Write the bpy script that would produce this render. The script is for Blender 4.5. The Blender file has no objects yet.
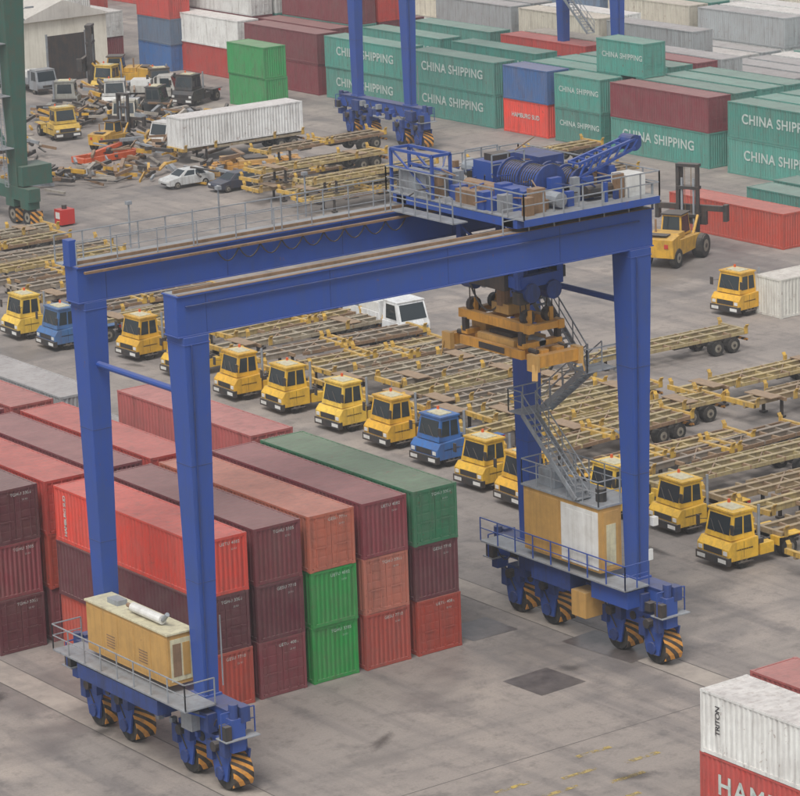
import bpy, math, random
import numpy as np
from mathutils import Matrix, Vector
random.seed(7)
sc=bpy.context.scene
sc.view_settings.view_transform='Standard'; sc.view_settings.look='None'; sc.view_settings.exposure=0
def C(h,k=1.0):
    h=h.lstrip('#'); o=[]
    for i in (0,2,4):
        c=int(h[i:i+2],16)/255; o.append((c/12.92 if c<=.04045 else ((c+.055)/1.055)**2.4)*k)
    return (*o,1)
# ------------------------------------------------------------------ materials
def newmat(n):
    m=bpy.data.materials.new(n); m.use_nodes=True; nt=m.node_tree
    return m,nt,nt.nodes['Principled BSDF']
def N(nt,t,**kw):
    n=nt.nodes.new(t)
    for k,v in kw.items(): setattr(n,k,v)
    return n
def noise(nt,vec,scale,detail=4,rough=.6,mp=None):
    if mp:
        m=N(nt,'ShaderNodeMapping'); m.inputs['Scale'].default_value=mp; nt.links.new(vec,m.inputs[0]); vec=m.outputs[0]
    n=N(nt,'ShaderNodeTexNoise'); n.inputs['Scale'].default_value=scale; n.inputs['Detail'].default_value=min(detail,4); n.inputs['Roughness'].default_value=rough
    nt.links.new(vec,n.inputs['Vector']); return n.outputs[0]
def ramp(nt,fac,a,b,ca=(0,0,0,1),cb=(1,1,1,1)):
    r=N(nt,'ShaderNodeValToRGB'); r.color_ramp.elements[0].position=a; r.color_ramp.elements[1].position=b
    r.color_ramp.elements[0].color=ca; r.color_ramp.elements[1].color=cb
    nt.links.new(fac,r.inputs[0]); return r.outputs[0]
def mix(nt,fac,a,b,mode='MIX'):
    m=N(nt,'ShaderNodeMix',data_type='RGBA',blend_type=mode)
    for s,v in ((m.inputs[0],fac),(m.inputs[6],a),(m.inputs[7],b)):
        if hasattr(v,'is_output'): nt.links.new(v,s)
        else: s.default_value=v
    return m.outputs[2]
def mul(nt,a,b):
    m=N(nt,'ShaderNodeMath',operation='MULTIPLY')
    for s,v in ((m.inputs[0],a),(m.inputs[1],b)):
        if hasattr(v,'is_output'): nt.links.new(v,s)
        else: s.default_value=v
    return m.outputs[0]
def paint(name,col,rough=.5,dirt=.35,metal=0,dirtcol=C('#5a4636'),scale=1.2,objcol=False,dust=.22,chips=0):
    m,nt,b=newmat(name); tc=N(nt,'ShaderNodeTexCoord'); v=tc.outputs['Object']
    base=col
    if objcol:
        oi=N(nt,'ShaderNodeObjectInfo'); base=oi.outputs['Color']
    n1=noise(nt,v,scale,4,.7); n2=noise(nt,v,3.0,3,.6,(1.5,1.5,.12))
    c=mix(nt,mul(nt,ramp(nt,n1,.42,.72),dirt),base,dirtcol)
    c=mix(nt,mul(nt,ramp(nt,n2,.48,.72),dirt*.9),c,dirtcol)
    if chips:
        n3=noise(nt,v,2.3,4,.8,(1,1,.6)); c=mix(nt,mul(nt,ramp(nt,n3,.66,.70),chips),c,C('#6d4a3a'))
    geo=N(nt,'ShaderNodeNewGeometry'); s=N(nt,'ShaderNodeSeparateXYZ'); nt.links.new(geo.outputs['Normal'],s.inputs[0])
    c=mix(nt,mul(nt,ramp(nt,s.outputs[2],.6,.9),dust),c,C('#9c938a'))
    nt.links.new(c,b.inputs['Base Color']); b.inputs['Roughness'].default_value=rough; b.inputs['Metallic'].default_value=metal
    return m
M={}
M['blue']=paint('crane_blue',C('#294a96'),.5,.32,dirtcol=C('#3c4d6e'),scale=.5,chips=.5)
M['blue2']=paint('crane_blue_dark',C('#283f7a'),.55,.5,dirtcol=C('#2b2b33'),chips=.4)
M['yel']=paint('yellow_paint',C('#cf9f30'),.55,.45)
M['spr']=paint('spreader_paint',C('#c68f3a'),.6,.5,dirtcol=C('#7c5a30'))
M['ochre']=paint('ochre_panel',C('#bb9252'),.55,.4,dirtcol=C('#83693f'),chips=.4)
M['body']=paint('vehicle_paint',(1,1,1,1),.4,.35,objcol=True,dust=.12,chips=.4)
M['white']=paint('white_paint',C('#d6d6d2'),.5,.3,dirtcol=C('#8d8578'))
M['cream']=paint('cream_paint',C('#cdc7a5'),.5,.4)
M['grey']=paint('galvanised_steel',C('#8f959b'),.55,.35,.1)
M['dark']=paint('dark_steel',C('#2e2e2f'),.6,.45,dust=.25)
M['rust']=paint('rusty_steel',C('#866a50'),.8,.5,dirtcol=C('#56432f'))
M['deck']=paint('timber_deck',C('#94795c'),.85,.6,dirtcol=C('#66543f'))
M['chas']=paint('chassis_paint',(1,1,1,1),.75,.75,dirtcol=C('#74624e'),scale=.9,objcol=True,dust=.25,chips=.6)
M['guide']=paint('chassis_guide_yellow',C('#c7a044'),.7,.6,dirtcol=C('#7b684c'))
M['tyre']=paint('tyre_rubber',C('#202020'),.85,.6,dirtcol=C('#534c45'))
M['hub']=paint('wheel_hub',C('#8a8578'),.6,.4)
M['orange']=paint('orange_paint',C('#d0561f'),.5,.3)
M['red']=paint('red_paint',C('#bb2720'),.5,.2)
M['green']=paint('green_crane_paint',C('#2f5a4e'),.55,.4)
M['concrete']=paint('concrete',C('#a39b90'),.85,.5,dirtcol=C('#6f675e'),scale=.4)
M['roof']=paint('roof_sheet',C('#c2beb6'),.7,.5,dirtcol=C('#928b84'),scale=.3)
M['wall']=paint('building_wall',C('#dbd7c9'),.8,.4,dirtcol=C('#a39b88'),scale=.3)
M['light']=paint('lettering_white',C('#c2ccc6'),.6,.5,dirtcol=C('#7b9089'),scale=2.5)
M['inkdark']=paint('lettering_dark',C('#34363a'),.6,.3)
m,nt,b=newmat('window_glass'); b.inputs['Base Color'].default_value=C('#2b3337'); b.inputs['Roughness'].default_value=.06; M['glass']=m
m,nt,b=newmat('hazard_stripes'); tc=N(nt,'ShaderNodeTexCoord'); sx=N(nt,'ShaderNodeSeparateXYZ'); nt.links.new(tc.outputs['Object'],sx.inputs[0])
a=N(nt,'ShaderNodeMath',operation='ADD'); nt.links.new(sx.outputs[0],a.inputs[0]); nt.links.new(sx.outputs[1],a.inputs[1])
a2=N(nt,'ShaderNodeMath',operation='ADD'); nt.links.new(a.outputs[0],a2.inputs[0]); nt.links.new(sx.outputs[2],a2.inputs[1])
a3=N(nt,'ShaderNodeMath',operation='MULTIPLY'); nt.links.new(a2.outputs[0],a3.inputs[0]); a3.inputs[1].default_value=2.0
a4=N(nt,'ShaderNodeMath',operation='FRACT'); nt.links.new(a3.outputs[0],a4.inputs[0])
hz=ramp(nt,a4.outputs[0],.48,.52,C('#d8953a'),C('#2a2725'))
hn=noise(nt,tc.outputs['Object'],2.5,4,.7); hz=mix(nt,mul(nt,ramp(nt,hn,.4,.7),.6),hz,C('#6b5b4c'))
nt.links.new(hz,b.inputs['Base Color']); b.inputs['Roughness'].default_value=.7; M['haz']=m
def contmat():
    m,nt,b=newmat('container_paint'); tc=N(nt,'ShaderNodeTexCoord'); oi=N(nt,'ShaderNodeObjectInfo')
    off=N(nt,'ShaderNodeVectorMath',operation='ADD'); nt.links.new(tc.outputs['Object'],off.inputs[0])
    rv=N(nt,'ShaderNodeVectorMath',operation='SCALE'); rv.inputs[0].default_value=(37,91,53); nt.links.new(oi.outputs['Random'],rv.inputs['Scale']); nt.links.new(rv.outputs[0],off.inputs[1])
    v=off.outputs[0]
    geo=N(nt,'ShaderNodeNewGeometry'); s=N(nt,'ShaderNodeSeparateXYZ'); nt.links.new(geo.outputs['Normal'],s.inputs[0])
    n1=noise(nt,v,.7,4,.75); n2=noise(nt,v,3.5,3,.6,(1,1,.1)); n3=noise(nt,v,2.2,4,.8)
    c=mix(nt,mul(nt,ramp(nt,n1,.35,.75),.32),oi.outputs['Color'],C('#7d6e68'))
    c=mix(nt,mul(nt,ramp(nt,n2,.5,.75),.42),c,C('#4f3e37'))
    c=mix(nt,mul(nt,ramp(nt,n3,.62,.68),.55),c,C('#6b4232'))
    dust=mix(nt,ramp(nt,n1,.3,.7),C('#b09d94'),C('#8a7974'))
    up=ramp(nt,s.outputs[2],.6,.9)
    c=mix(nt,mul(nt,up,.38),c,dust)
    nt.links.new(c,b.inputs['Base Color']); b.inputs['Roughness'].default_value=.6
    return m
M['cont']=contmat()
def groundmat():
    m,nt,b=newmat('worn_asphalt'); tc=N(nt,'ShaderNodeTexCoord'); v=tc.outputs['Object']
    n0=noise(nt,v,.02,3,.6); n1=noise(nt,v,.1,4,.7); n2=noise(nt,v,1.1,4,.75)
    n3=noise(nt,v,.25,4,.65,(1.8,.1,1)); n4=noise(nt,v,.2,4,.65,(.1,1.8,1)); n5=noise(nt,v,9,2,.7); n6=noise(nt,v,.45,4,.75)
    c=mix(nt,ramp(nt,n0,.35,.65),C('#857e79'),C('#948a82'))
    c=mix(nt,mul(nt,ramp(nt,n1,.5,.64),.6),c,C('#a89c91'))
    c=mix(nt,mul(nt,ramp(nt,n3,.48,.64),.55),c,C('#666160'))
    c=mix(nt,mul(nt,ramp(nt,n4,.5,.68),.5),c,C('#6c6764'))
    c=mix(nt,mul(nt,ramp(nt,n6,.54,.66),.45),c,C('#5f5a58'))
    c=mix(nt,mul(nt,ramp(nt,n2,.52,.7),.45),c,C('#585350'))
    wet=mul(nt,ramp(nt,noise(nt,v,.055,4,.6,(1,1.6,1)),.54,.62),.5)
    c=mix(nt,wet,c,C('#605c5b'))
    c=mix(nt,mul(nt,ramp(nt,n5,.4,.8),.25),c,C('#4b4643'))
    nt.links.new(c,b.inputs['Base Color'])
    r=mix(nt,wet,(.8,.8,.8,1),(.2,.2,.2,1)); nt.links.new(r,b.inputs['Roughness'])
    return m
M['ground']=groundmat()
def patchmat(name,c1,c2,sc=1.5,rough=.8,alpha=None):
    m,nt,b=newmat(name); tc=N(nt,'ShaderNodeTexCoord'); n=noise(nt,tc.outputs['Object'],sc,4,.7)
    nt.links.new(ramp(nt,n,.35,.65,c1,c2),b.inputs['Base Color']); b.inputs['Roughness'].default_value=rough
    if alpha:
        n=noise(nt,tc.outputs['Object'],alpha,4,.75); nt.links.new(ramp(nt,n,.42,.58),b.inputs['Alpha'])
    return m
M['patch']=patchmat('damp_patch',C('#4d4746'),C('#655e5b'),1.2,.35)
M['runway']=patchmat('runway_concrete',C('#857d76'),C('#9f958b'),.6,.8)
M['seam']=patchmat('joint_tar',C('#504a47'),C('#645e5a'),1,.8)
M['ymark']=patchmat('worn_yellow_marking',C('#b49a4a'),C('#a08e60'),2,.8,2.5)
M['grass']=patchmat('grass_turf',C('#5c6b3c'),C('#77804e'),.3,.9)
M['road']=patchmat('road_asphalt',C('#716d69'),C('#7e7973'),.5,.8)
m,nt,b=newmat('oil_stain'); tc=N(nt,'ShaderNodeTexCoord'); ln=N(nt,'ShaderNodeVectorMath',operation='LENGTH'); nt.links.new(tc.outputs['Object'],ln.inputs[0])
nn=noise(nt,tc.outputs['Object'],1.6,4,.75); ad=N(nt,'ShaderNodeMath',operation='ADD'); nt.links.new(ln.outputs['Value'],ad.inputs[0]); nt.links.new(nn,ad.inputs[1])
nt.links.new(mul(nt,ramp(nt,ad.outputs[0],.6,1.5,(1,1,1,1),(0,0,0,1)),.45),b.inputs['Alpha']); b.inputs['Base Color'].default_value=C('#4c4744'); b.inputs['Roughness'].default_value=.45; M['stain']=m
# ------------------------------------------------------------------ mesh builder
import bmesh
class MB:
    def __init__(s): s.v=[];s.f=[];s.m=[];s.mats=[]
    def mi(s,n):
        if n not in s.mats: s.mats.append(n)
        return s.mats.index(n)
    def add(s,vs,fs,mat):
        o=len(s.v); s.v+= [tuple(a) for a in vs]; k=s.mi(mat)
        for f in fs: s.f.append([o+i for i in f]); s.m.append(k)
    def hexa(s,vs,mat):
        s.add(vs,[(3,2,1,0),(4,5,6,7),(0,1,5,4),(1,2,6,5),(2,3,7,6),(3,0,4,7)],mat)
    def box(s,x0,x1,y0,y1,z0,z1,mat):
        s.hexa([(x0,y0,z0),(x1,y0,z0),(x1,y1,z0),(x0,y1,z0),(x0,y0,z1),(x1,y0,z1),(x1,y1,z1),(x0,y1,z1)],mat)
    def frus(s,a,b,mat):
        s.hexa([(a[0],a[2],a[4]),(a[1],a[2],a[4]),(a[1],a[3],a[4]),(a[0],a[3],a[4]),(b[0],b[2],b[4]),(b[1],b[2],b[4]),(b[1],b[3],b[4]),(b[0],b[3],b[4])],mat)
    def beam(s,p,q,w,h,mat):
        p=Vector(p);q=Vector(q);d=(q-p).normalized(); up=Vector((0,0,1))
        if abs(d.z)>.99: up=Vector((0,1,0))
        r=d.cross(up).normalized()*w/2; u=r.cross(d).normalized()*h/2
        s.hexa([p-r-u,p+r-u,q+r-u,q-r-u,p-r+u,p+r+u,q+r+u,q-r+u],mat)
    def cyl(s,p,q,r,mat,n=14,r2=None):
        p=Vector(p);q=Vector(q);d=(q-p).normalized(); up=Vector((0,0,1)) if abs(d.z)<.9 else Vector((0,1,0))
        a=d.cross(up).normalized(); c=a.cross(d); r2=r if r2 is None else r2; vs=[]
        for k in range(n):
            t=2*math.pi*k/n; e=a*math.cos(t)+c*math.sin(t); vs+= [p+e*r,q+e*r2]
        fs=[(2*k,2*k+1,(2*k+3)%(2*n),(2*k+2)%(2*n)) for k in range(n)]
        fs+=[tuple(2*k for k in range(n)),tuple(2*k+1 for k in range(n-1,-1,-1))]
        s.add(vs,fs,mat)
    def prism(s,poly,y0,y1,mat):
        n=len(poly); vs=[(x,y0,z) for x,z in poly]+[(x,y1,z) for x,z in poly]
        fs=[tuple(range(n)),tuple(range(2*n-1,n-1,-1))]+[(k,k+n,(k+1)%n+n,(k+1)%n) for k in range(n)]
        s.add(vs,fs,mat)
    def panel(s,q,i0,i1,j0,j1,mat,off=.012):
        q=[Vector(a) for a in q]; n=(q[1]-q[0]).cross(q[3]-q[0]).normalized()*off
        def P(i,j): return (q[0]*(1-i)+q[1]*i)*(1-j)+(q[3]*(1-i)+q[2]*i)*j+n
        s.add([P(i0,j0),P(i1,j0),P(i1,j1),P(i0,j1)],[(0,1,2,3)],mat)
    def rail(s,p,q,mat='grey',h=1.1,sp=1.5,t=.05):
        p=Vector(p);q=Vector(q);L=(q-p).length;n=max(1,round(L/sp)); up=Vector((0,0,h))
        for k in range(n+1):
            a=p.lerp(q,k/n); s.beam(a,a+up,t,t,mat)
        s.beam(p+up,q+up,t,t,mat); s.beam(p+up*.55,q+up*.55,t*.8,t*.8,mat)
    def sag(s,p,q,d,r,mat,n=8):
        p=Vector(p);q=Vector(q);pr=p
        for k in range(1,n+1):
            t=k/n; c=p.lerp(q,t)-Vector((0,0,4*d*t*(1-t))); s.beam(pr,c,r,r,mat); pr=c
    def mesh(s,name,bev=0):
        me=bpy.data.meshes.new(name); me.from_pydata(s.v,[],s.f)
        for n in s.mats: me.materials.append(M[n])
        me.polygons.foreach_set('material_index',s.m)
        bm=bmesh.new(); bm.from_mesh(me)
        if bev!=-1: bmesh.ops.recalc_face_normals(bm,faces=bm.faces)
        bm.to_mesh(me); bm.free(); me.update(); return me
def obj(name,me,loc=(0,0,0),rz=0,col=None,parent=None,bevel=0,scale=None):
    o=bpy.data.objects.new(name,me); sc.collection.objects.link(o); o.location=loc; o.rotation_euler=(0,0,rz)
    if col: o.color=col
    if parent: o.parent=parent
    if scale: o.scale=scale
    if bevel:
        b=o.modifiers.new('bevel','BEVEL'); b.width=bevel; b.segments=2; b.limit_method='ANGLE'
    return o
def empty(name,loc,rz=0):
    e=bpy.data.objects.new(name,None); sc.collection.objects.link(e); e.location=loc; e.rotation_euler=(0,0,rz); return e
# ------------------------------------------------------------------ containers
def corr(mb,a,b,z0,z1,axis,face,depth,per,mat='cont'):
    n=max(4,int((b-a)/per)); p=(b-a)/n; vs=[]; pts=[]
    for k in range(n):
        t=a+k*p; pts+= [(t,0),(t+p*.3,0),(t+p*.5,1),(t+p*.8,1)]
    pts.append((b,0))
    for t,d in pts:
        f=face+d*depth
        for z in (z0,z1): vs.append((f,t,z) if axis=='y' else (t,f,z))
    mb.add(vs,[(2*i,2*i+2,2*i+3,2*i+1) for i in range(len(pts)-1)],mat)
def container(L,h,door):
    mb=MB(); w=2.44; P=.13
    for x in (0,w-P):
        for y in (0,L-P): mb.box(x,x+P,y,y+P,.11,h-.11,'cont')
    for x in (-.006,w-.174):
        for y in (-.006,L-.174):
            for z in (-.002,h-.112): mb.box(x,x+.18,y,y+.18,z,z+.115,'cont')
    for x in (0.004,w-.084):
        mb.box(x,x+.08,.18,L-.18,.02,.18,'cont'); mb.box(x,x+.08,.18,L-.18,h-.1,h-.006,'cont')
    for y in (0.004,L-.084):
        mb.box(.18,w-.18,y,y+.08,.02,.17,'cont'); mb.box(.18,w-.18,y,y+.08,h-.13,h-.006,'cont')
    mb.box(.09,w-.09,.09,L-.09,.08,.14,'dark')
    corr(mb,P,L-P,.15,h-.07,'y',.02,.045,.29); corr(mb,P,L-P,.15,h-.07,'y',w-.02,-.045,.29)
    n=int(L/.45); vs=[];p=(L-.16)/n; ys=[]
    for k in range(n): t=.08+k*p; ys+=[(t,0),(t+p*.4,0),(t+p*.5,1),(t+p*.9,1)]
    ys.append((L-.08,0))
    for y,d in ys:
        for x in (.08,w-.08): vs.append((x,y,h-.03+d*.012))
    mb.add(vs,[(2*i,2*i+1,2*i+3,2*i+2) for i in range(len(ys)-1)],'cont')
    corr(mb,P,w-P,.15,h-.1,'x',L-.02,-.045,.24)
    if not door: corr(mb,P,w-P,.15,h-.1,'x',.02,.045,.24)
    else:
        for x0,x1 in ((P+.01,w/2-.012),(w/2+.012,w-P-.01)):
            mb.box(x0,x1,.035,.07,.17,h-.13,'cont')
            for k in range(5):
                z=.25+k*(h-.5)/5; mb.box(x0+.06,x1-.06,.022,.035,z+.05,z+(h-.5)/5-.06,'cont')
            for f in (.25,.72):
                x=x0+(x1-x0)*f; mb.cyl((x,-.002,.14),(x,-.002,h-.12),.022,'cont',6)
                mb.box(x-.05,x+.05,-.015,.022,.2,.28,'cont'); mb.box(x-.05,x+.05,-.015,.022,h-.3,h-.22,'cont')
            mb.box(x0+.2,x1-.25,-.03,-.015,1.05,1.1,'cont')
    return mb.mesh('container_mesh',-1)
CM={}
for L in (12.19,6.06):
    for h in (2.59,2.9):
        for d in (0,1): CM[(L,h,d)]=container(L,h,d)
TM={}
def textmesh(t,size,sp=1.0,mat='light',bold=.02):
    k=(t,size,mat)
    if k in TM: return TM[k]
    cu=bpy.data.curves.new('txt','FONT'); cu.body=t; cu.size=size; cu.align_x='CENTER'; cu.align_y='CENTER'; cu.offset=bold*size; cu.space_character=sp
    o=bpy.data.objects.new('txt',cu); sc.collection.objects.link(o); dg=bpy.context.evaluated_depsgraph_get()
    me=bpy.data.meshes.new_from_object(o.evaluated_get(dg)); bpy.data.objects.remove(o); me.materials.clear(); me.materials.append(M[mat]); TM[k]=me; return me
SIDE=Matrix(((0,0,-1),(-1,0,0),(0,1,0))).to_4x4()
END=Matrix(((1,0,0),(0,0,-1),(0,1,0))).to_4x4()
def letters(par,t,size,kind,pos,sp=1.0,vert=False,mat='light',bold=.02):
    o=bpy.data.objects.new('lettering',textmesh(t,size,sp,mat,bold)); sc.collection.objects.link(o); o.parent=par
    R=(SIDE if kind=='side' else END).copy()
    if vert: R=R@Matrix.Rotation(math.pi/2,4,'Z')
    o.matrix_local=Matrix.Translation(pos)@R; return o
COL={'maroon':'#7a333b','dkmaroon':'#5f2631','redbrown':'#aa402f','red':'#bd3a30','bright':'#ea4029','green':'#2d8a4d','lime':'#149a42','topgreen':'#2f8058','teal':'#478f82','salmon':'#b9664f',
 'white':'#d3d4d0','grey':'#9a9fa0','blue':'#33639b','steelblue':'#64788f','pink':'#ad5551','cream':'#c6c0ae'}
def cont(x,y,z,col,L=12.19,h=2.59,door=None,text=None,endtext=None):
    if door is None: door=random.random()<.5
    c=C(COL.get(col,col)); j=random.uniform(.82,1.18); f=random.uniform(0,.12); g=sum(c[:3])/3
    c=tuple(min(1,(v*(1-f)+g*f+.02*f)*j) for v in c[:3])+(1,)
    o=obj('shipping_container',CM[(L,h,int(door))],(x+random.uniform(-.03,.03),y+random.uniform(-.06,.06),z),col=c)
    if text=='cs': letters(o,'CHINA SHIPPING',1.1 if L>7 else .64,'side',(.006,L/2+random.uniform(-.3,.3),h*.56),1.08)
    elif text=='hs': letters(o,'HAMBURG SUD',.9 if L>7 else .55,'side',(.006,L/2,h*.55))
    elif text: letters(o,text,.9,'side',(.006,L*.5,h*.55))
    if endtext: letters(o,endtext,.2,'end',(1.55,-.012,h-.32),1.1,bold=0); letters(o,'22 G1',.11,'end',(1.75,-.03,h-.6),1.1,bold=0)
    return o
P=2.85
B1=[['redbrown','dkmaroon','topgreen'],['redbrown','salmon','maroon'],['lime','lime','salmon'],['maroon','dkmaroon','maroon'],['redbrown','dkmaroon','bright']]
for k,st in enumerate(B1):
    for l,c in enumerate(st):
        o=cont(-k*P-2.44,0,l*2.59,c,door=(k*7+l*3)%5<2,endtext=('UETU 4082','GESU 7710','TGHU 3305')[(k+l)%3])
        if k==4 and l==2: letters(o,'HAMBURG SUD',.3,'side',(.006,11.3,1.3),.9,vert=True)
B2=[['maroon','red','pink'],['red','steelblue',None],['maroon','maroon','red'],['red','maroon','maroon'],['maroon','redbrown','red'],['dkmaroon','maroon','dkmaroon']]
B3=[['red','grey',None],['maroon','red','grey'],['red','maroon','pink'],['maroon','red','maroon'],['red','redbrown','pink'],['maroon','red','redbrown']]
for y,B in ((13,B2),(26,B3)):
    for k,st in enumerate(B):
        for l,c in enumerate(st):
            if c: cont(-k*P-2.44,y,l*2.59,c,endtext='TGHU 3305')
for z,c,t in ((0,'red',None),(2.59,'white',None)):
    o=cont(-5.29,-22.4-12.19,z,c,text=t,door=0)
    if c=='white':
        letters(o,'TRITON',.36,'side',(.006,11.2,1.5),.9,vert=True,mat='inkdark')
    else: letters(o,'HAMBURG SUD',1.15,'side',(.006,6.6,1.45),1.2)
for z in (0,2.59): cont(-2.44,-22.2-12.19,z,'pink')
X0=86.3; H2=2.9
def bc(k,y,l,col,L=12.19,text=None): return cont(X0+P*k,y,l*H2,col,L,H2,text=text)
for y,cs in ((65.3,('teal','teal')),(79.7,('teal','maroon')),(107.6,('teal','teal')),(121.0,('teal','teal'))):
    for l,c in enumerate(cs): bc(0,y,l,c,12.19,'cs' if c=='teal' else None)
for l,c in enumerate(('teal','teal')): bc(0,93.2,l,c,6.06,'cs')
for l,c in enumerate(('bright','blue')): bc(0,100.3,l,c,6.06,'hs' if c=='bright' else None)
bc(1,91.0,2,'teal',6.06,'cs')
for k in range(1,6):
    for y in (65.3,79.7,94.0,108.9,122.8,136.2,149.5):
        for l in range(2):
            if k==1 and l==1 and y in(108.9,122.8): continue
            if l==1 and k>2 and random.random()<.3: continue
            if y>130: c=random.choice(['maroon','red','dkmaroon','maroon','blue','teal'])
            elif k==4 and y==108.9 and l==1: c='red'
            elif k<3: c='teal'
            else: c=random.choice(['teal','grey','white','maroon','grey','teal','cream'])
            bc(k,y,l,c,text='cs' if c=='teal' and l==1 and k in (1,2) else None)
for l,c in enumerate(('maroon','maroon')): bc(0,134.4,l,c)
for l,c in enumerate(('red','white')): bc(0,147.8,l,c)
bc(2,136.2,2,'maroon'); bc(3,136.2,2,'red'); bc(2,149.5,2,'white'); bc(1,149.5,2,'white')
for l in range(2): cont(78.0,131,l*2.9,'green',6.06,2.9)
for l,c in enumerate(('blue','steelblue','red','red')): cont(85,158,l*2.59,c,6.06)
for l,c in enumerate(('teal','blue','white')): cont(79.5,168,l*2.59,c,6.06)
cont(83.2,168,0,'maroon',6.06); cont(83.2,168,2.59,'white',6.06)
for x,y,c in ((82,182,'teal'),(86,182,'white'),(90,182,'red'),(84,196,'grey'),(88,196,'maroon')):
    for l in range(2): cont(x,y,l*2.59,c)
cont(69.2,52.7,0,'redbrown',12.19,2.59); cont(74.4,50.0,0,'teal'); cont(77.6,50.6,0,'teal')
for k in range(9):
    for j in range(9):
        y=95+j*13.4
        for l in range(1 if random.random()<.45 else 2):
            c=random.choice(['white','grey','white','cream','teal','grey','steelblue','grey','white'])
            if j>5: c=random.choice(['maroon','red','white','grey','teal'])
            cont(110+P*k,y,l*H2,c,12.19,H2,door=1)
for k in range(4):
    for l in range(2): cont(94+P*k,166,l*H2,random.choice(['white','white','cream','maroon']),12.19,H2)
for k in range(5): cont(160+P*k,128,0,'maroon',12.19,H2,door=1)
# ------------------------------------------------------------------ ground
def sheet(name,x0,x1,y0,y1,z,mat):
    mb=MB(); mb.add([(x0,y0,z),(x1,y0,z),(x1,y1,z),(x0,y1,z)],[(0,1,2,3)],mat); return obj(name,mb.mesh(name))
sheet('ground',-1500,2500,-1500,2500,0,'ground')
for X in (-17.76,5.25):
    sheet('crane_runway',X-.75,X+.75,-120,200,.004,'runway')
    for e in (-.8,.74): sheet('runway_joint',X+e,X+e+.06,-120,200,.008,'seam')
for Y in (-13.2,-26.4): sheet('pavement_joint',-60,60,Y,Y+.05,.004,'seam')
def rotrect(name,cx,cy,a,b,ang,z,mat):
    mb=MB(); c,s=math.cos(ang),math.sin(ang)
    mb.add([(cx+x*c-y*s,cy+x*s+y*c,z) for x,y in ((-a,-b),(a,-b),(a,b),(-a,b))],[(0,1,2,3)],mat); return obj(name,mb.mesh(name))
rotrect('asphalt_patch',-.3,-6.4,1.3,1.3,.05,.012,'patch')
rotrect('asphalt_patch',5.0,-4.8,1.1,2.2,.1,.014,'patch')
rotrect('asphalt_patch',2.0,1.2,1.3,1.2,0,.013,'patch')
for x,y in ((-8,-17),(-6.2,-16),(-6.6,-19.2),(-4.2,-14.5),(-3.1,-16.3),(-5,-17.6),(-9.2,-15.4)): rotrect('yellow_marking',x,y,.9,.13,0,.016,'ymark')
SM=MB(); SM.add([(-1.4,-1.4,0),(1.4,-1.4,0),(1.4,1.4,0),(-1.4,1.4,0)],[(0,1,2,3)],'stain'); SM=SM.mesh('stain')
for k in range(40):
    x=random.uniform(-24,45);y=random.uniform(-26,60)
    if -17<x<1 and y>-2: continue
    obj('oil_stain',SM,(x,y,.018+k*.0006),random.uniform(0,6),scale=(random.uniform(.6,3.2),random.uniform(.5,1.6),1))
sheet('road',140,152,60,320,.004,'road'); sheet('grass_verge',153,210,150,260,.004,'grass'); sheet('grass_verge',128,139.5,232,330,.004,'grass')
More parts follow.
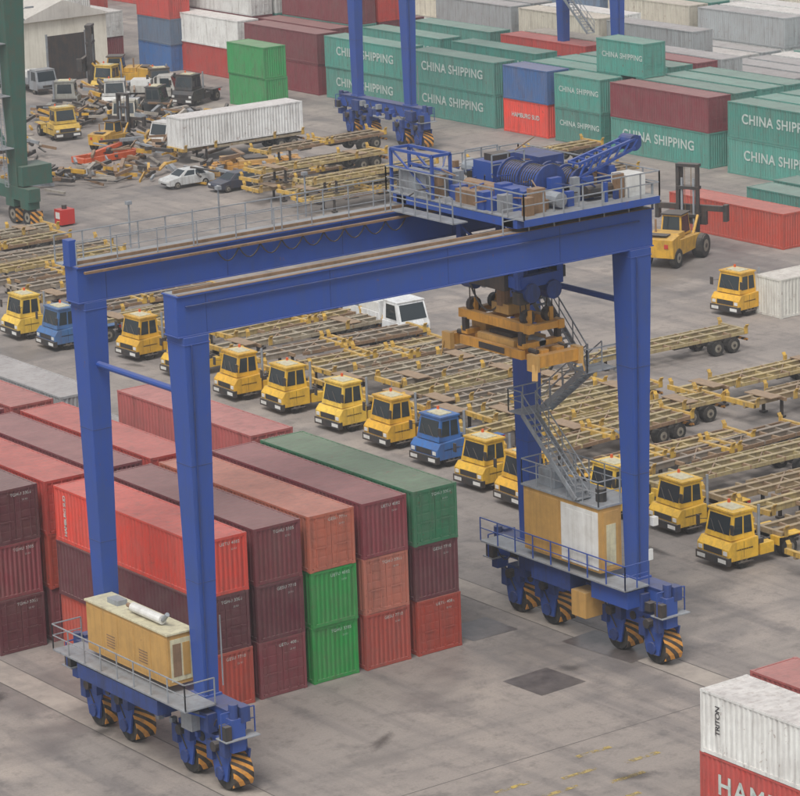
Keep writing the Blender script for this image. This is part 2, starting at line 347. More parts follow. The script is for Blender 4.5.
# ------------------------------------------------------------------ RTG crane
def wheel(mb,x,y,r,w,z=None,n=18,ax='x'):
    z=r if z is None else z
    d=Vector((1,0,0)) if ax=='x' else Vector((0,1,0)); c=Vector((x,y,z))
    mb.cyl(c-d*w/2*.8,c+d*w/2*.8,r,'tyre',n); mb.cyl(c-d*w/2,c+d*w/2,r*.93,'tyre',n); mb.cyl(c-d*(w/2+.015),c+d*(w/2+.015),r*.52,'hub',10); mb.cyl(c-d*(w/2+.05),c+d*(w/2+.05),r*.2,'dark',8)
def crane(loc,trolley=True):
    e=empty('gantry_crane',loc); W=23.0; yf,yr=-3.79,3.79; H=20.4
    mb=MB()
    for y,zb,hw in ((yf,18.75,.48),(yr,18.9,.48)):
        mb.box(-.75,W+.8,y-hw,y+hw,zb,H-.06,'blue'); mb.box(-.78,W+.83,y-hw-.1,y+hw+.1,H-.06,H,'blue')
        mb.box(-.7,W+.7,y-hw-.04,y+hw+.04,H,H+.012,'grey')
        mb.box(-.7,W+.7,y-hw-.1,y-hw+.1,H+.013,H+.03,'rust')
        mb.box(-.78,W+.83,y-hw-.06,y+hw+.06,zb-.05,zb,'blue')
        mb.box(-.6,W+.7,y-.05,y+.05,H+.012,H+.14,'rust')
        for k in range(12):
            x=.6+k*2
            if k%3==0: mb.box(x,x+.025,y-hw-.012,y-hw,zb+.02,H-.08,'blue2')
    mb.box(-.4,W,yf-.6,yf-.52,H-.5,H-.44,'blue2')
    mb.box(-.7,W+.8,yr+.62,yr+1.35,H-.12,H-.06,'grey'); mb.rail((-.7,yr+1.32,H-.06),(W+.8,yr+1.32,H-.06),'grey',1.15,1.4); mb.rail((-.7,yr-.43,H+.01),(15,yr-.43,H+.01),'grey',1.05,1.9,.04)
    mb.rail((15.5,yf-.55,H),(W+.8,yf-.55,H),'grey',1.1,1.3)
    mb.rail((W+.78,yf-.5,H),(W+.78,yf+.5,H),'grey',1.1,.9)
    for x in (3,7.5,12): mb.beam((x,yr+1.35,H),(x,yr+1.35,H+1.9),.06,.06,'grey'); mb.box(x-.12,x+.12,yr+1.25,yr+1.45,H+1.85,H+2.0,'grey')
    for x in (5,9.5): mb.beam((x,yr-.45,H),(x,yr-.45,H+1.6),.05,.05,'grey')
    for k in range(10): mb.beam((k*2.4,yr+.5,H-.5),(k*2.4,yr+1.3,H-.12),.06,.06,'blue')
    mb.box(-.9,-.55,yr-.2,yr+.3,H,H+1.1,'blue')
    mb.box(-.5,W,yr-.75,yr-.6,H-.3,H-.2,'rust')
    if trolley:
        for k in range(9): mb.sag((6+k*1.1,yr-.68,H-.3),(7.1+k*1.1,yr-.68,H-.3),.5,.05,'dark',6)
    mb.box(W+.05,W+.65,yf+.5,yr-.5,18.95,19.6,'blue')
    mb.cyl((0,yf+.5,16.2),(0,yr-.5,16.2),.14,'blue',10); mb.cyl((W,yf+.5,16.2),(W,yr-.5,16.2),.14,'blue',10)
    for x in (0,W):
        for y in (yf,yr):
            zt=18.7 if y==yf else 18.85; a,b2=(.58,.64) if y==yf else (.52,.58); c,d=(.34,.4)
            mb.frus((x-c,x+c,y-d,y+d,3.6),(x-a,x+a,y-b2,y+b2,zt),'blue')
            mb.box(x-a-.02,x+a+.02,y-b2-.02,y+b2+.02,zt-.32,zt-.28,'blue'); mb.box(x-c-.1,x+c+.1,y-d-.1,y+d+.1,3.6,3.72,'blue')
            for z in (8.5,13.4): 
                t=(z-3.6)/(zt-3.6); aa=c+(a-c)*t; bb=d+(b2-d)*t; mb.box(x-aa-.012,x+aa+.012,y-bb-.012,y+bb+.012,z,z+.03,'blue2')
        mb.box(x-.42,x+.42,-6.0,5.7,2.6,3.6,'blue')
        mb.box(x-.5,x+.5,-6.05,5.75,3.56,3.62,'blue2')
        for ys in ((4.5,2.0),(-2.8,-5.4)):
            c=sum(ys)/2; mb.box(x-.35,x+.35,c-.5,c+.5,2.2,2.62,'blue2'); mb.box(x-.5,x+.5,ys[1]-.5,ys[0]+.5,1.7,2.3,'blue')
            mb.cyl((x-.56,c,2.0),(x+.56,c,2.0),.2,'dark',12)
            for y in ys:
                for s in (-1,1):
                    mb.hexa([(x+s*.47-.05,y-.42,.5),(x+s*.47+.05,y-.42,.5),(x+s*.47+.05,y+.42,.5),(x+s*.47-.05,y+.42,.5),(x+s*.47-.05,y-.72,1.78),(x+s*.47+.05,y-.72,1.78),(x+s*.47+.05,y+.72,1.78),(x+s*.47-.05,y+.72,1.78)],'blue')
                    mb.cyl((x+s*.5,y,.78),(x+s*.62,y,.78),.28,'blue2',12)
                wheel(mb,x,y,.78,.7,n=22)
                pr=None
                for k in range(7):
                    t=math.radians(-30+k*18); cy=y-.9*math.cos(t); cz=.78+.9*math.sin(t)
                    if pr: mb.hexa([(x-.48,pr[0]-.02,pr[1]),(x+.48,pr[0]-.02,pr[1]),(x+.48,pr[0]+.03,pr[1]),(x-.48,pr[0]+.03,pr[1]),(x-.48,cy-.02,cz),(x+.48,cy-.02,cz),(x+.48,cy+.03,cz),(x-.48,cy+.03,cz)],'haz')
                    pr=(cy,cz)
                mb.cyl((x-.8,y+.1,1.95),(x-.5,y+.1,1.95),.22,'dark',10); mb.box(x-.8,x-.5,y-.8,y-.4,1.7,2.4,'blue2'); mb.box(x-.72,x-.52,y+.3,y+.7,1.3,2.1,'blue2')
                mb.beam((x-.62,y+.5,2.2),(x-.66,y-.3,1.2),.05,.05,'dark')
        for y in (5.9,-6.2):
            mb.box(x-.55,x+.1,y-.22,y+.22,1.9,3.3,'blue'); mb.cyl((x-.3,y,3.3),(x-.3,y,3.9),.2,'blue2',10); mb.box(x-.1,x+.35,y-.25,y+.25,3.1,3.75,'blue2')
            mb.rail((x-.9,y,2.5),(x+.7,y,2.5),'blue',1.1,.8); mb.box(x-.95,x+.7,y-.4,y+.4,2.45,2.5,'grey')
            mb.box(x-.9,x-.6,y-.3,y+.2,2.5,3.1,'dark')
        for y in (-1.4,0.4,1.1): mb.box(x-.75,x-.45,y-.3,y+.3,2.2,2.9,'blue2')
        mb.cyl((x-.7,-1.0,2.3),(x-.7,.6,2.3),.12,'grey',8); mb.box(x-.9,x-.45,2.6,3.6,2.5,3.4,'blue2'); mb.box(x-.9,x-.45,-5.2,-4.2,2.5,3.3,'blue2')
        for k in range(9): mb.beam((x-.5,-5+k*1.2,2.7),(x-.52,-4.6+k*1.2,3.4),.05,.05,'dark')
        for k in range(16):
            y=random.uniform(-5.5,5.2); s=random.uniform(.08,.2); z=random.uniform(1.9,3.2); mb.box(x-.5-s*2,x-.45,y-s,y+s,z,z+s*2.2,random.choice(['blue2','dark','grey','blue']))
        for k in range(8): mb.sag((x-.6,-5.4+k*1.4,3.1),(x-.6,-4.2+k*1.4,2.9),.5,.04,'dark',5)
    if trolley:
        mb.box(-1.95,-.45,-5.2,5.2,3.62,3.7,'grey'); mb.rail((-1.92,-5.2,3.7),(-1.92,5.2,3.7),'grey',1.1,1.3); mb.rail((-1.92,-5.2,3.7),(-.5,-5.2,3.7),'grey'); mb.rail((-1.92,5.2,3.7),(-.5,5.2,3.7),'grey')
        for y in (-5,-2.5,0,2.5,5): mb.beam((-.4,y,2.9),(-1.8,y,3.62),.08,.08,'blue')
        mb.box(-1.9,-.75,-3.0,3.3,2.9,3.55,'blue2') ; mb.box(-1.3,-.8,-4.6,-3.8,2.5,3.3,'grey')
        mb.box(-1.32,-.05,-3.1,3.25,4.05,6.2,'ochre'); mb.box(-1.38,0.0,-3.16,3.3,6.2,6.28,'cream')
        for k in range(5): y=-3.1+k*1.27; mb.box(-1.335,-1.32,y+.06,y+1.2,4.2,6.05,'ochre')
        for k in range(1,4,2):
            y=-3.1+k*1.27
            for j in range(5): mb.box(-1.35,-1.335,y+.3,y+.95,4.6+j*.12,4.65+j*.12,'rust')
        mb.box(-1.2,-.2,-3.125,-3.1,4.2,6.0,'cream'); mb.box(-1.1,-.7,-3.14,-3.125,4.4,5.8,'rust'); mb.box(-.62,-.28,-3.14,-3.125,4.4,5.8,'ochre')
        mb.cyl((-.8,-2.0,6.52),(-.8,.3,6.52),.2,'white',14); mb.cyl((-.8,.3,6.52),(-.8,.7,6.52),.1,'rust',8); mb.cyl((-.8,-2.0,6.5),(-.8,-2.4,6.85),.1,'grey',8)
        mb.box(-.9,-.4,1.4,2.2,6.28,6.5,'grey')
    mb.box(W-1.9,W-.5,-5.2,5.2,3.62,3.7,'grey')
    if trolley:
        mb.box(W-1.7,W-.45,-3.3,2.1,4.0,7.0,'ochre'); mb.box(W-1.78,W+.5,-3.35,2.2,7.0,7.1,'grey')
        mb.box(W-1.725,W-1.7,-3.2,-.6,4.1,6.8,'white'); mb.box(W-1.725,W-1.7,-.45,2.0,4.1,6.8,'ochre')
        for y in (-2.6,-1.9,-1.2): mb.box(W-1.74,W-1.725,y-.28,y+.28,4.3,6.6,'white')
        mb.box(W-1.5,W-.6,-3.33,-3.3,4.1,6.8,'ochre'); mb.box(W-1.35,W-.8,-3.345,-3.33,4.3,6.2,'cream')
        for a,b2 in (((W-1.75,-3.3),(W-1.75,2.15)),((W-1.75,2.15),(W+.45,2.15)),((W-1.75,-3.3),(W-.5,-3.3)),((W+.45,-3.3),(W+.45,2.15))): mb.rail((*a,7.1),(*b2,7.1),'grey',1.15,1.0)
        mb.box(W-1.3,W-.5,.3,1.5,7.1,7.9,'grey'); mb.cyl((W-1.0,-2.6,7.1),(W-1.0,-2.6,7.7),.25,'dark',10)
    mb.rail((W-1.88,-5.2,3.7),(W-1.88,5.2,3.7),'blue',1.1,1.3); mb.rail((W-1.88,-5.2,3.7),(W-.5,-5.2,3.7),'blue',1.1,.7)
    mb.box(W-1.7,W-.6,-2.2,-1.2,1.6,2.8,'ochre'); mb.box(W-1.6,W-.6,-1.0,1.8,2.6,3.5,'blue2'); mb.box(W-1.6,W-.6,-5,-2.5,2.7,3.5,'blue')
    for y in (-4.5,-2,.5,3): mb.beam((W-.4,y,2.9),(W-1.8,y,3.62),.1,.1,'blue')
    def flight(x,y0,z0,y1,z1,w=.8):
        for s in (0,w): 
            mb.beam((x+s,y0,z0),(x+s,y1,z1),.06,.24,'grey'); mb.beam((x+s,y0,z0+1.0),(x+s,y1,z1+1.0),.05,.05,'grey'); mb.beam((x+s,y0,z0+.55),(x+s,y1,z1+.55),.04,.04,'grey')
            for k in range(5):
                t=k/4; yy=y0+(y1-y0)*t; zz=z0+(z1-z0)*t; mb.beam((x+s,yy,zz),(x+s,yy,zz+1.0),.045,.045,'grey')
        n=int(abs(z1-z0)/.22)
        for k in range(n+1):
            t=k/n; yy=y0+(y1-y0)*t; zz=z0+(z1-z0)*t; mb.box(x,x+w,yy-.13,yy+.13,zz-.02,zz+.02,'grey')
    def landing(x,y,z,w=1.7,sgn=1):
        y2=y+sgn*1.0; a,b2=min(y,y2),max(y,y2); mb.box(x,x+w,a,b2,z-.05,z,'grey'); ye=y2
        mb.rail((x,ye,z),(x+w,ye,z),'grey',1.05,.8); mb.rail((x,a,z),(x,b2,z),'grey',1.05,.8)
    xs=W-1.9
    flight(xs,1.8,16.8,-1.9,13.2); landing(xs,-1.9,13.2,1.7,-1)
    flight(xs+.88,-1.9,13.2,1.8,10.4); landing(xs,1.8,10.4,1.7,1)
    flight(xs,1.8,10.4,-1.9,7.2); landing(xs,1.8,16.8,1.7,1)
    for y in (-2.8,2.7): 
        for z in (13.2,10.4): mb.beam((xs+1.6,y,z-.1),(W,yf+.3 if y<0 else yr-.3,z-.5),.09,.09,'grey')
    for s in (0,.5): mb.beam((xs+s+.3,2.5,16.8),(xs+s+.3,2.5,H),.05,.05,'grey')
    for k in range(12): mb.beam((xs+.3,2.5,17+k*.28),(xs+.8,2.5,17+k*.28),.035,.035,'grey')
    mb.box(W+.5,W+.8,yf-.6,yf-.3,6.0,6.4,'white'); mb.box(W+.35,W+.6,yf-.45,yf-.3,4.4,4.9,'white')
    mb.beam((.5,yf-.5,4),(.5,yf-.5,7),.05,.05,'grey'); mb.beam((-.2,yf-.45,3.7),(-.3,yf-.7,18.4),.05,.05,'blue2'); mb.beam((W-.2,yf-.45,3.7),(W-.3,yf-.7,18.4),.05,.05,'blue2')
    obj('portal_frame',mb.mesh('portal_frame'),parent=e,bevel=.02)
    if not trolley: return e
    D=20.98
    mb=MB(); x0,x1=16.2,23.7; ya,yb=-4.9,4.9
    for x in (x0+.3,x1-.3): mb.box(x-.3,x+.3,ya+.5,yb-.5,20.6,D-.02,'blue')
    for y in (yf,yr):
        mb.box(x0,x1,y-.35,y+.35,20.58,D-.04,'blue')
        for x in (x0+.7,x1-.7): mb.cyl((x,y-.14,20.72),(x,y+.14,20.72),.2,'dark',14)
    mb.box(x0,x1,ya,yb,D,D+.06,'grey'); Z=D+.06
    mb.box(x0,x1,ya-.03,ya,D-.25,D+.06,'blue')
    for a,b2 in (((x0,ya),(x1,ya)),((x0,ya),(x0,yb)),((x0,yb),(x1,yb)),((x1,ya),(x1,yb))): mb.rail((*a,Z),(*b2,Z),'grey',1.1,1.1)
    def drum(x,y,l,r,z,mat='blue'):
        mb.cyl((x,y-l/2,z),(x,y+l/2,z),r,mat,22)
        for yy in (-l/2,0,l/2): mb.cyl((x,y+yy-.05,z),(x,y+yy+.05,z),r*1.2,'blue2',22)
        for yy in (-l/2-.3,l/2+.3): mb.box(x-.3,x+.3,y+yy-.15,y+yy+.15,Z,z+.3,'blue')
        for k in range(int(l/.16)): mb.cyl((x,y-l/2+.1+k*.16,z),(x,y-l/2+.16+k*.16,z),r+.03,'dark',18)
    drum(19.4,-1.4,2.6,.7,Z+.85); drum(21.0,-1.8,2.2,.55,Z+.7,'blue2')
    mb.box(18.8,20.2,.5,1.9,Z,Z+1.4,'blue'); mb.cyl((19.6,1.9,Z+.8),(19.6,3.3,Z+.8),.42,'grey',16); mb.box(19.1,20.1,.9,1.5,Z+1.4,Z+1.7,'dark')
    mb.box(17.4,18.3,-3.4,-1.4,Z,Z+.85,'blue'); mb.cyl((17.8,-1.2,Z+.5),(17.8,1.0,Z+.5),.36,'rust',14); mb.box(17.1,18.2,1.8,3.4,Z,Z+1.0,'grey'); mb.box(16.7,17.2,-1.2,.5,Z,Z+.6,'rust')
    mb.box(21.8,23.2,1.0,3.4,Z,Z+1.2,'blue2'); mb.box(22.5,23.5,-4.2,-3.1,Z,Z+.95,'white'); mb.cyl((20.6,-3.6,Z+.4),(22.0,-3.6,Z+.4),.28,'dark',12)
    mb.cyl((18.8,-4.2,Z+.4),(18.8,-3.2,Z+.4),.33,'grey',12); mb.box(20.2,21.2,2.4,4.2,Z,Z+.8,'rust')
    p0=Vector((20.6,-2.9,Z+1.0)); p1=Vector((24.9,-1.9,Z+1.75))
    for s in (-.35,.35):
        for z in (0,.6): mb.beam(p0+Vector((0,s,z)),p1+Vector((0,s,z*.6)),.12,.12,'blue')
    for k in range(8):
        t=k/7; p=p0.lerp(p1,t); h=.6-.24*t
        for s in (-.35,.35): mb.beam(p+Vector((0,s,0)),p+Vector((.35 if k<7 else 0,s,h)),.07,.07,'blue')
        mb.beam(p+Vector((0,-.35,h)),p+Vector((0,.35,h)),.07,.07,'blue')
    mb.cyl((24.5,-2.4,Z+1.9),(24.5,-1.6,Z+1.9),.36,'blue2',18); mb.box(22.6,22.9,-2.9,-2.0,Z,Z+1.2,'blue')
    for y in (1.6,4.6):
        for x in (16.3,17.3): mb.beam((x,y,Z),(x,y,Z+1.9),.12,.12,'blue')
        mb.beam((16.3,y,Z+1.9),(17.3,y,Z+1.9),.12,.12,'blue')
    for x in (16.3,17.3):
        mb.beam((x,1.6,Z+1.9),(x,4.6,Z+1.9),.12,.12,'blue'); mb.beam((x,1.6,Z+1.1),(x,4.6,Z+1.1),.1,.1,'blue'); mb.beam((x,1.6,Z+.1),(x,4.6,Z+1.9),.07,.07,'blue')
    mb.box(16.4,17.2,2.2,4.2,Z,Z+1.0,'grey')
    mb.box(15.4,16.2,-1.0,3.5,20.4,20.46,'grey'); mb.rail((15.4,-1,20.46),(15.4,3.5,20.46),'grey',1.1,.9)
    for k in range(70):
        x=random.uniform(16.6,23.2);y=random.uniform(-4.4,4.4);s=random.uniform(.08,.32)
        mb.box(x-s,x+s,y-s*.8,y+s*.8,Z,Z+random.uniform(.3,1.1),random.choice(['blue2','grey','rust','dark','blue','blue','grey']))
    for k in range(60):
        x=random.uniform(16.6,22.5);y=random.uniform(-4,4); z=Z+random.uniform(.2,1.3); mb.beam((x,y,z),(x+random.uniform(-1.5,1.5),y+random.uniform(-1.5,1.5),z+random.uniform(-.2,.5)),.05,.05,random.choice(['rust','grey','dark','blue','blue2']))
    for a,b2,zz in (((18.6,.3),(20.4,.3),1.8),((18.6,2.2),(20.4,2.2),1.8)): mb.rail((*a,Z+.8),(*b2,Z+.8),'grey',1.0,.9)
    obj('hoist_trolley',mb.mesh('hoist_trolley'),parent=e)
    mb=MB(); cx=19.2
    for sx in (-1.1,1.1):
        for sy in (-2.0,2.0):
            mb.box(cx+sx-.16,cx+sx+.16,sy-.16,sy+.16,17.3,20.6,'blue')
            mb.cyl((cx+sx*.8,sy*.9,16.0),(cx+sx*.8,sy*.9,17.5),.03,'dark',6); mb.cyl((cx+sx*.5,sy*.9,16.0),(cx+sx*.6,sy*.9,17.5),.03,'dark',6)
        mb.beam((cx+sx,-2,17.6),(cx+sx,2,17.6),.35,.5,'blue'); mb.beam((cx+sx,-2,19.0),(cx+sx,2,19.0),.2,.3,'blue2')
        mb.beam((cx+sx,-2,17.5),(cx+sx,2,19.6),.12,.12,'blue')
    for sy in (-2.0,2.0):
        mb.beam((cx-1.1,sy,17.6),(cx+1.1,sy,17.6),.4,.5,'blue'); mb.beam((cx-1.1,sy,18.9),(cx+1.1,sy,18.9),.2,.3,'blue')
        mb.cyl((cx-.6,sy-.35,17.1),(cx-.6,sy+.35,17.1),.42,'blue2',16); mb.cyl((cx+.6,sy-.35,17.1),(cx+.6,sy+.35,17.1),.42,'blue2',16)
    mb.box(cx-.9,cx+.9,-1.4,-.2,18.0,19.4,'blue2'); mb.box(cx-1.5,cx-1.25,-1.5,1.0,17.2,18.2,'dark')
    for k in range(16):
        x=cx+random.uniform(-1.2,1.2);y=random.uniform(-2,2);z=random.uniform(16.4,18.4); s=random.uniform(.1,.3); mb.box(x-s,x+s,y-s,y+s,z,z+s*2,random.choice(['blue2','dark','blue','grey']))
    mb.sag((cx-1.2,1.4,17.2),(cx-.4,0,16.6),1.0,.07,'dark',8); mb.sag((cx+1.0,-1.4,17.2),(cx+.4,.4,16.6),.8,.06,'dark',8)
    for sx in (-.85,.85): mb.box(cx+sx-.16,cx+sx+.16,-2.5,2.5,15.35,15.75,'spr')
    for y in (-2.3,-.8,.8,2.3): mb.box(cx-1.0,cx+1.0,y-.15,y+.15,15.4,15.7,'spr')
    for sy in (-1.9,1.9):
        for sx in (-.6,.6): mb.cyl((cx+sx,sy-.13,15.95),(cx+sx,sy+.13,15.95),.34,'dark',16); mb.cyl((cx+sx,sy-.15,15.95),(cx+sx,sy+.15,15.95),.16,'ochre',8); mb.box(cx+sx-.1,cx+sx+.1,sy-.22,sy-.16,15.7,16.3,'spr')
    mb.box(cx-.6,cx+.6,-.6,.6,15.85,16.3,'ochre'); mb.cyl((cx-.4,0,16.2),(cx-.4,0,16.9),.3,'rust',12)
    for sx in (-1,1):
        for sy in (-2,2): mb.box(cx+sx-.12,cx+sx+.12,sy-.12,sy+.12,14.8,15.4,'dark')
    obj('headblock',mb.mesh('headblock'),parent=e)
    obj('spreader',SPR,(cx,0,13.9),parent=e)
    return e
def spreader_mesh():
    mb=MB()
    for sx in (-.42,.42): mb.box(sx-.2,sx+.2,-2.9,2.9,.15,.75,'spr')
    mb.box(-.9,.9,-1.3,1.3,.2,.95,'ochre'); mb.box(-.6,.6,-.8,.8,.95,1.1,'dark')
    for y in (-2,2): mb.box(-1.1,1.1,y-.2,y+.2,.76,.98,'spr')
    for sx in (-1,1): mb.box(sx*1.1-.1,sx*1.1+.1,-2.2,2.2,.3,.7,'spr')
    for s in (-1,1):
        mb.box(-1.2,1.2,s*3.05-.22,s*3.05+.22,.1,.62,'spr')
        for sx in (-1,1):
            mb.box(sx*1.22-.12,sx*1.22+.12,s*3.05-.3,s*3.05+.3,-.05,.7,'ochre'); mb.beam((sx*1.3,s*3.25,.3),(sx*1.4,s*3.35,-.4),.25,.05,'ochre')
            mb.cyl((sx*.8,s*2.3,.7),(sx*.8,s*2.8,.7),.12,'dark',8)
    mb.cyl((0,-2.2,.9),(0,-1.4,.9),.2,'grey',10); mb.box(-.35,.35,1.4,2.4,.76,1.25,'ochre')
    for k in range(6): mb.beam((-.6,-2.5+k,.78),(.6,-2.5+k,.78),.08,.06,'rust')
    mb.box(-1.23,-1.2,-1.0,.8,.38,.64,'dark')
    return mb.mesh('spreader')
SPR=spreader_mesh()
crane((-17.76,-2.49,0))
crane((75.8,109.5,0),trolley=False)
# ------------------------------------------------------------------ vehicles
def tractor():
    mb=MB()
    mb.prism([(0,.5),(-.02,1.1),(.25,1.42),(1.95,1.5),(1.95,.5)],-1.2,1.2,'body')
    mb.box(-.12,.15,-1.22,1.22,.32,.72,'dark'); mb.box(-.035,-.02,-.7,.7,.78,1.08,'dark')
    for s in (-1,1): mb.box(-.06,-.02,s*.95-.14,s*.95+.14,.82,1.02,'white'); mb.box(-.13,-.12,s*.8-.3,s*.8+.3,.42,.62,'white')
    a=(.3,1.9,-1.0,1.0,1.48); b=(.55,1.82,-.9,.9,2.78); mb.frus(a,b,'body')
    q=[(a[0],a[3],a[4]),(a[0],a[2],a[4]),(b[0],b[2],b[4]),(b[0],b[3],b[4])]; mb.panel(q,.07,.93,.2,.88,'glass')
    q=[(a[0],a[2],a[4]),(a[1],a[2],a[4]),(b[1],b[2],b[4]),(b[0],b[2],b[4])]; mb.panel(q,.1,.48,.2,.86,'glass'); mb.panel(q,.54,.9,.2,.86,'glass')
    q=[(a[1],a[3],a[4]),(a[0],a[3],a[4]),(b[0],b[3],b[4]),(b[1],b[3],b[4])]; mb.panel(q,.1,.46,.2,.86,'glass'); mb.panel(q,.52,.9,.2,.86,'glass')
    q=[(a[1],a[2],a[4]),(a[1],a[3],a[4]),(b[1],b[3],b[4]),(b[1],b[2],b[4])]; mb.panel(q,.15,.85,.2,.85,'glass')
    mb.box(.48,1.9,-.97,.97,2.78,2.88,'body'); mb.box(.75,1.6,-.6,.6,2.88,2.94,'cream')
    mb.beam((.28,-.5,1.75),(.45,.1,2.3),.03,.03,'dark'); mb.beam((.28,.2,1.75),(.45,.7,2.3),.03,.03,'dark')
    mb.cyl((1.5,.5,2.9),(1.5,.5,3.12),.08,'orange',8)
    for s in (-1,1): mb.beam((.5,s*1.0,2.2),(.15,s*1.3,2.2),.03,.03,'dark'); mb.box(.1,.16,s*1.3-.12,s*1.3+.12,1.9,2.4,'dark')
    for s in (-1,1): mb.box(1.95,5.3,s*.45-.08,s*.45+.08,.7,1.0,'dark'); mb.box(2.1,3.0,s*.95-.25,s*.95+.25,.5,1.05,'body')
    for x in (2.2,3.2,5.1): mb.box(x,x+.1,-.4,.4,.72,.98,'dark')
    mb.box(2.0,2.4,-1.1,1.1,1.0,1.3,'dark'); mb.cyl((2.2,-.95,1.1),(2.2,-.95,3.0),.08,'grey',8); mb.box(3.5,4.5,-.5,.5,1.02,1.16,'dark')
    for s in (-1,1):
        mb.box(3.3,4.9,s*.95-.32,s*.95+.32,1.12,1.17,'body'); mb.box(3.25,3.31,s*.95-.32,s*.95+.32,.75,1.17,'body')
        mb.box(5.3,5.36,s*.6-.15,s*.6+.15,.75,.95,'red')
    for s in (-1,1):
        wheel(mb,1.05,s*.98,.5,.3,ax='y'); wheel(mb,4.1,s*.9,.5,.6,ax='y'); mb.box(.5,1.6,s*1.1-.1,s*1.1+.12,.98,1.06,'dark')
        mb.box(1.0,1.02,s*1.205-.003,s*1.205+.003,.6,1.4,'dark'); mb.beam((.6,s*1.22,.35),(1.6,s*1.22,.35),.12,.05,'dark')
    return mb.mesh('terminal_tractor')
TR=tractor()
def chassis(var=0):
    mb=MB()
    for s in (-1,1):
        mb.box(0,12.4,s*.48-.09,s*.48+.09,1.0,1.3,'chas'); mb.box(0,12.4,s*.48-.13,s*.48+.13,1.3,1.34,'chas')
        mb.box(3.2,12.4,s*1.16-.05,s*1.16+.05,1.06,1.26,'chas' if var else 'rust')
        for x in ((.2,6.0,6.5,12.1),(.2,12.1),(.2,3.2,9.2,12.1))[var]:
            mb.box(x,x+.25,s*1.22-.04,s*1.22+.04,1.1,1.55,'guide'); mb.beam((x+.12,s*1.24,1.5),(x+.12,s*1.36,1.7),.24,.05,'guide')
        mb.box(2.6,2.75,s*.75-.07,s*.75+.07,.15,1.1,'dark'); mb.box(2.5,2.85,s*.75-.18,s*.75+.18,.05,.15,'dark')
        for x in (10.0,11.3): wheel(mb,x,s*.92,.5,.55,ax='y',n=14)
        mb.box(9.3,12.0,s*.5-.05,s*.5+.05,.7,1.0,'dark')
    for k in range(11):
        x=.1+k*1.2; w=1.22 if k!=1 else .5; mb.box(x,x+.13,-w,w,1.08,1.28,'chas' if (k+var)%2 else 'deck')
    if var==2:
        for x in (1.5,9.6): mb.box(x,x+.9,-1.1,1.1,1.345,1.39,'deck')
    for x in ((0,5.9,6.7,12.2),(0,12.2),(0,12.2))[var]: mb.box(x,x+.2,-1.22,1.22,1.12,1.38,'guide' if var!=1 else 'chas')
    for x in (10,11.3): mb.cyl((x,-.9,.5),(x,.9,.5),.08,'dark',8)
    mb.beam((3.4,-1.1,1.3),(5.8,1.1,1.3),.08,.04,'rust'); mb.beam((8.9,.9,1.3),(6.9,-1.0,1.3),.06,.04,'rust')
    mb.box(12.4,12.5,-1.1,1.1,.6,.75,'haz'); mb.box(7.2,8.6,-.35,.35,.7,1.0,'dark'); mb.cyl((4.2,0,.85),(5.4,0,.85),.18,'grey',10)
    mb.sag((0,.2,1.2),(9.3,.25,1.0),.15,.05,'dark',8)
    return mb.mesh('container_chassis')
CHS=[chassis(0),chassis(1),chassis(2)]
CC=['#a8986c','#94897a','#b09a62','#867c70','#9c8764','#a0957f','#b39e6a','#8e7d62']
def chas(x,y,rz=0,z=0): return obj('container_chassis',random.choice(CHS),(x,y,z),rz,C(random.choice(CC)))
def yel():
    j=random.uniform(.85,1.08); c=C(random.choice(['#e0b236','#dca930','#e2bb48'])); return (c[0]*j,c[1]*j,c[2]*j,1)
BLU=C('#3268a8')
def rig(x,y,col=None,rz=0,tr=True,dx=3.3):
    rz+=random.uniform(-.05,.05)
    if tr: obj('terminal_tractor',TR,(x,y,0),rz,col or yel(),bevel=.035,scale=(.97,.97,random.uniform(.93,1.0)))
    chas(x+dx*math.cos(rz),y+dx*math.sin(rz),rz+(random.uniform(-.03,.03) if tr else 0))
for x,y in ((16.9,45.2),(17.2,40.6),(17.2,34.9),(17.1,30.1),(15.8,19.9),(15.3,15.9),(17.4,11.2),(18.2,6.9),(16.2,.9),(17.9,57.9),(15.4,68.3)): rig(x,y)
rig(16.8,25.2,BLU); rig(15.6,64.0,C('#3e6a9c')); rig(17.5,52.0)
for x,y in ((17.8,-3.6),(21.5,3.9),(23,22.7),(22,13.7),(22.5,27.7),(21.4,32.5),(23.5,37.8),(22.2,43.0),(21,48.7),(23,54.9),(22,61.0),(19.6,73),(20.4,76.4),(19.4,79.6),(20.4,83),(21,86.4),(20.2,90),(21.2,94)): rig(x,y,tr=False,dx=0)
for x,y in ((35,34),(35.2,20),(34.6,24.2),(34.8,9.5),(35.5,13)): rig(x,y,tr=False,dx=0)
for i,(x,y) in enumerate(((52,88),(53,91.3),(51.8,94.6),(54,98),(66,84.5),(66.5,80.5),(57,101.5))):
    chas(x,y,random.uniform(-.08,.08))
    if i%2==0: chas(x+.3,y,random.uniform(-.05,.05),1.42)
obj('terminal_tractor',TR,(52.6,40.4,0),.1,yel(),bevel=.035)
for x,y,r,c in ((72,150,.5,'#c9a743'),(68,141,1,'#b8b8b4'),(70,135,2.2,'#3a3e40'),(66,146,4,'#8f8f88'),(57,131,1.4,'#c2a040'),(74,139,.4,'#3a3c3e'),(75,144,1.2,'#4a4640')): obj('terminal_tractor',TR,(x,y,0),r,C(c))
chas(57.4,114.2,0)
obj('shipping_container',CM[(12.19,2.59,1)],(69.7,112.98,1.36),math.pi/2,C('#dcdddb'))
obj('shipping_container',CM[(6.06,2.59,0)],(60.6,37.2,.0),math.pi/2,C('#d2d1c8'))
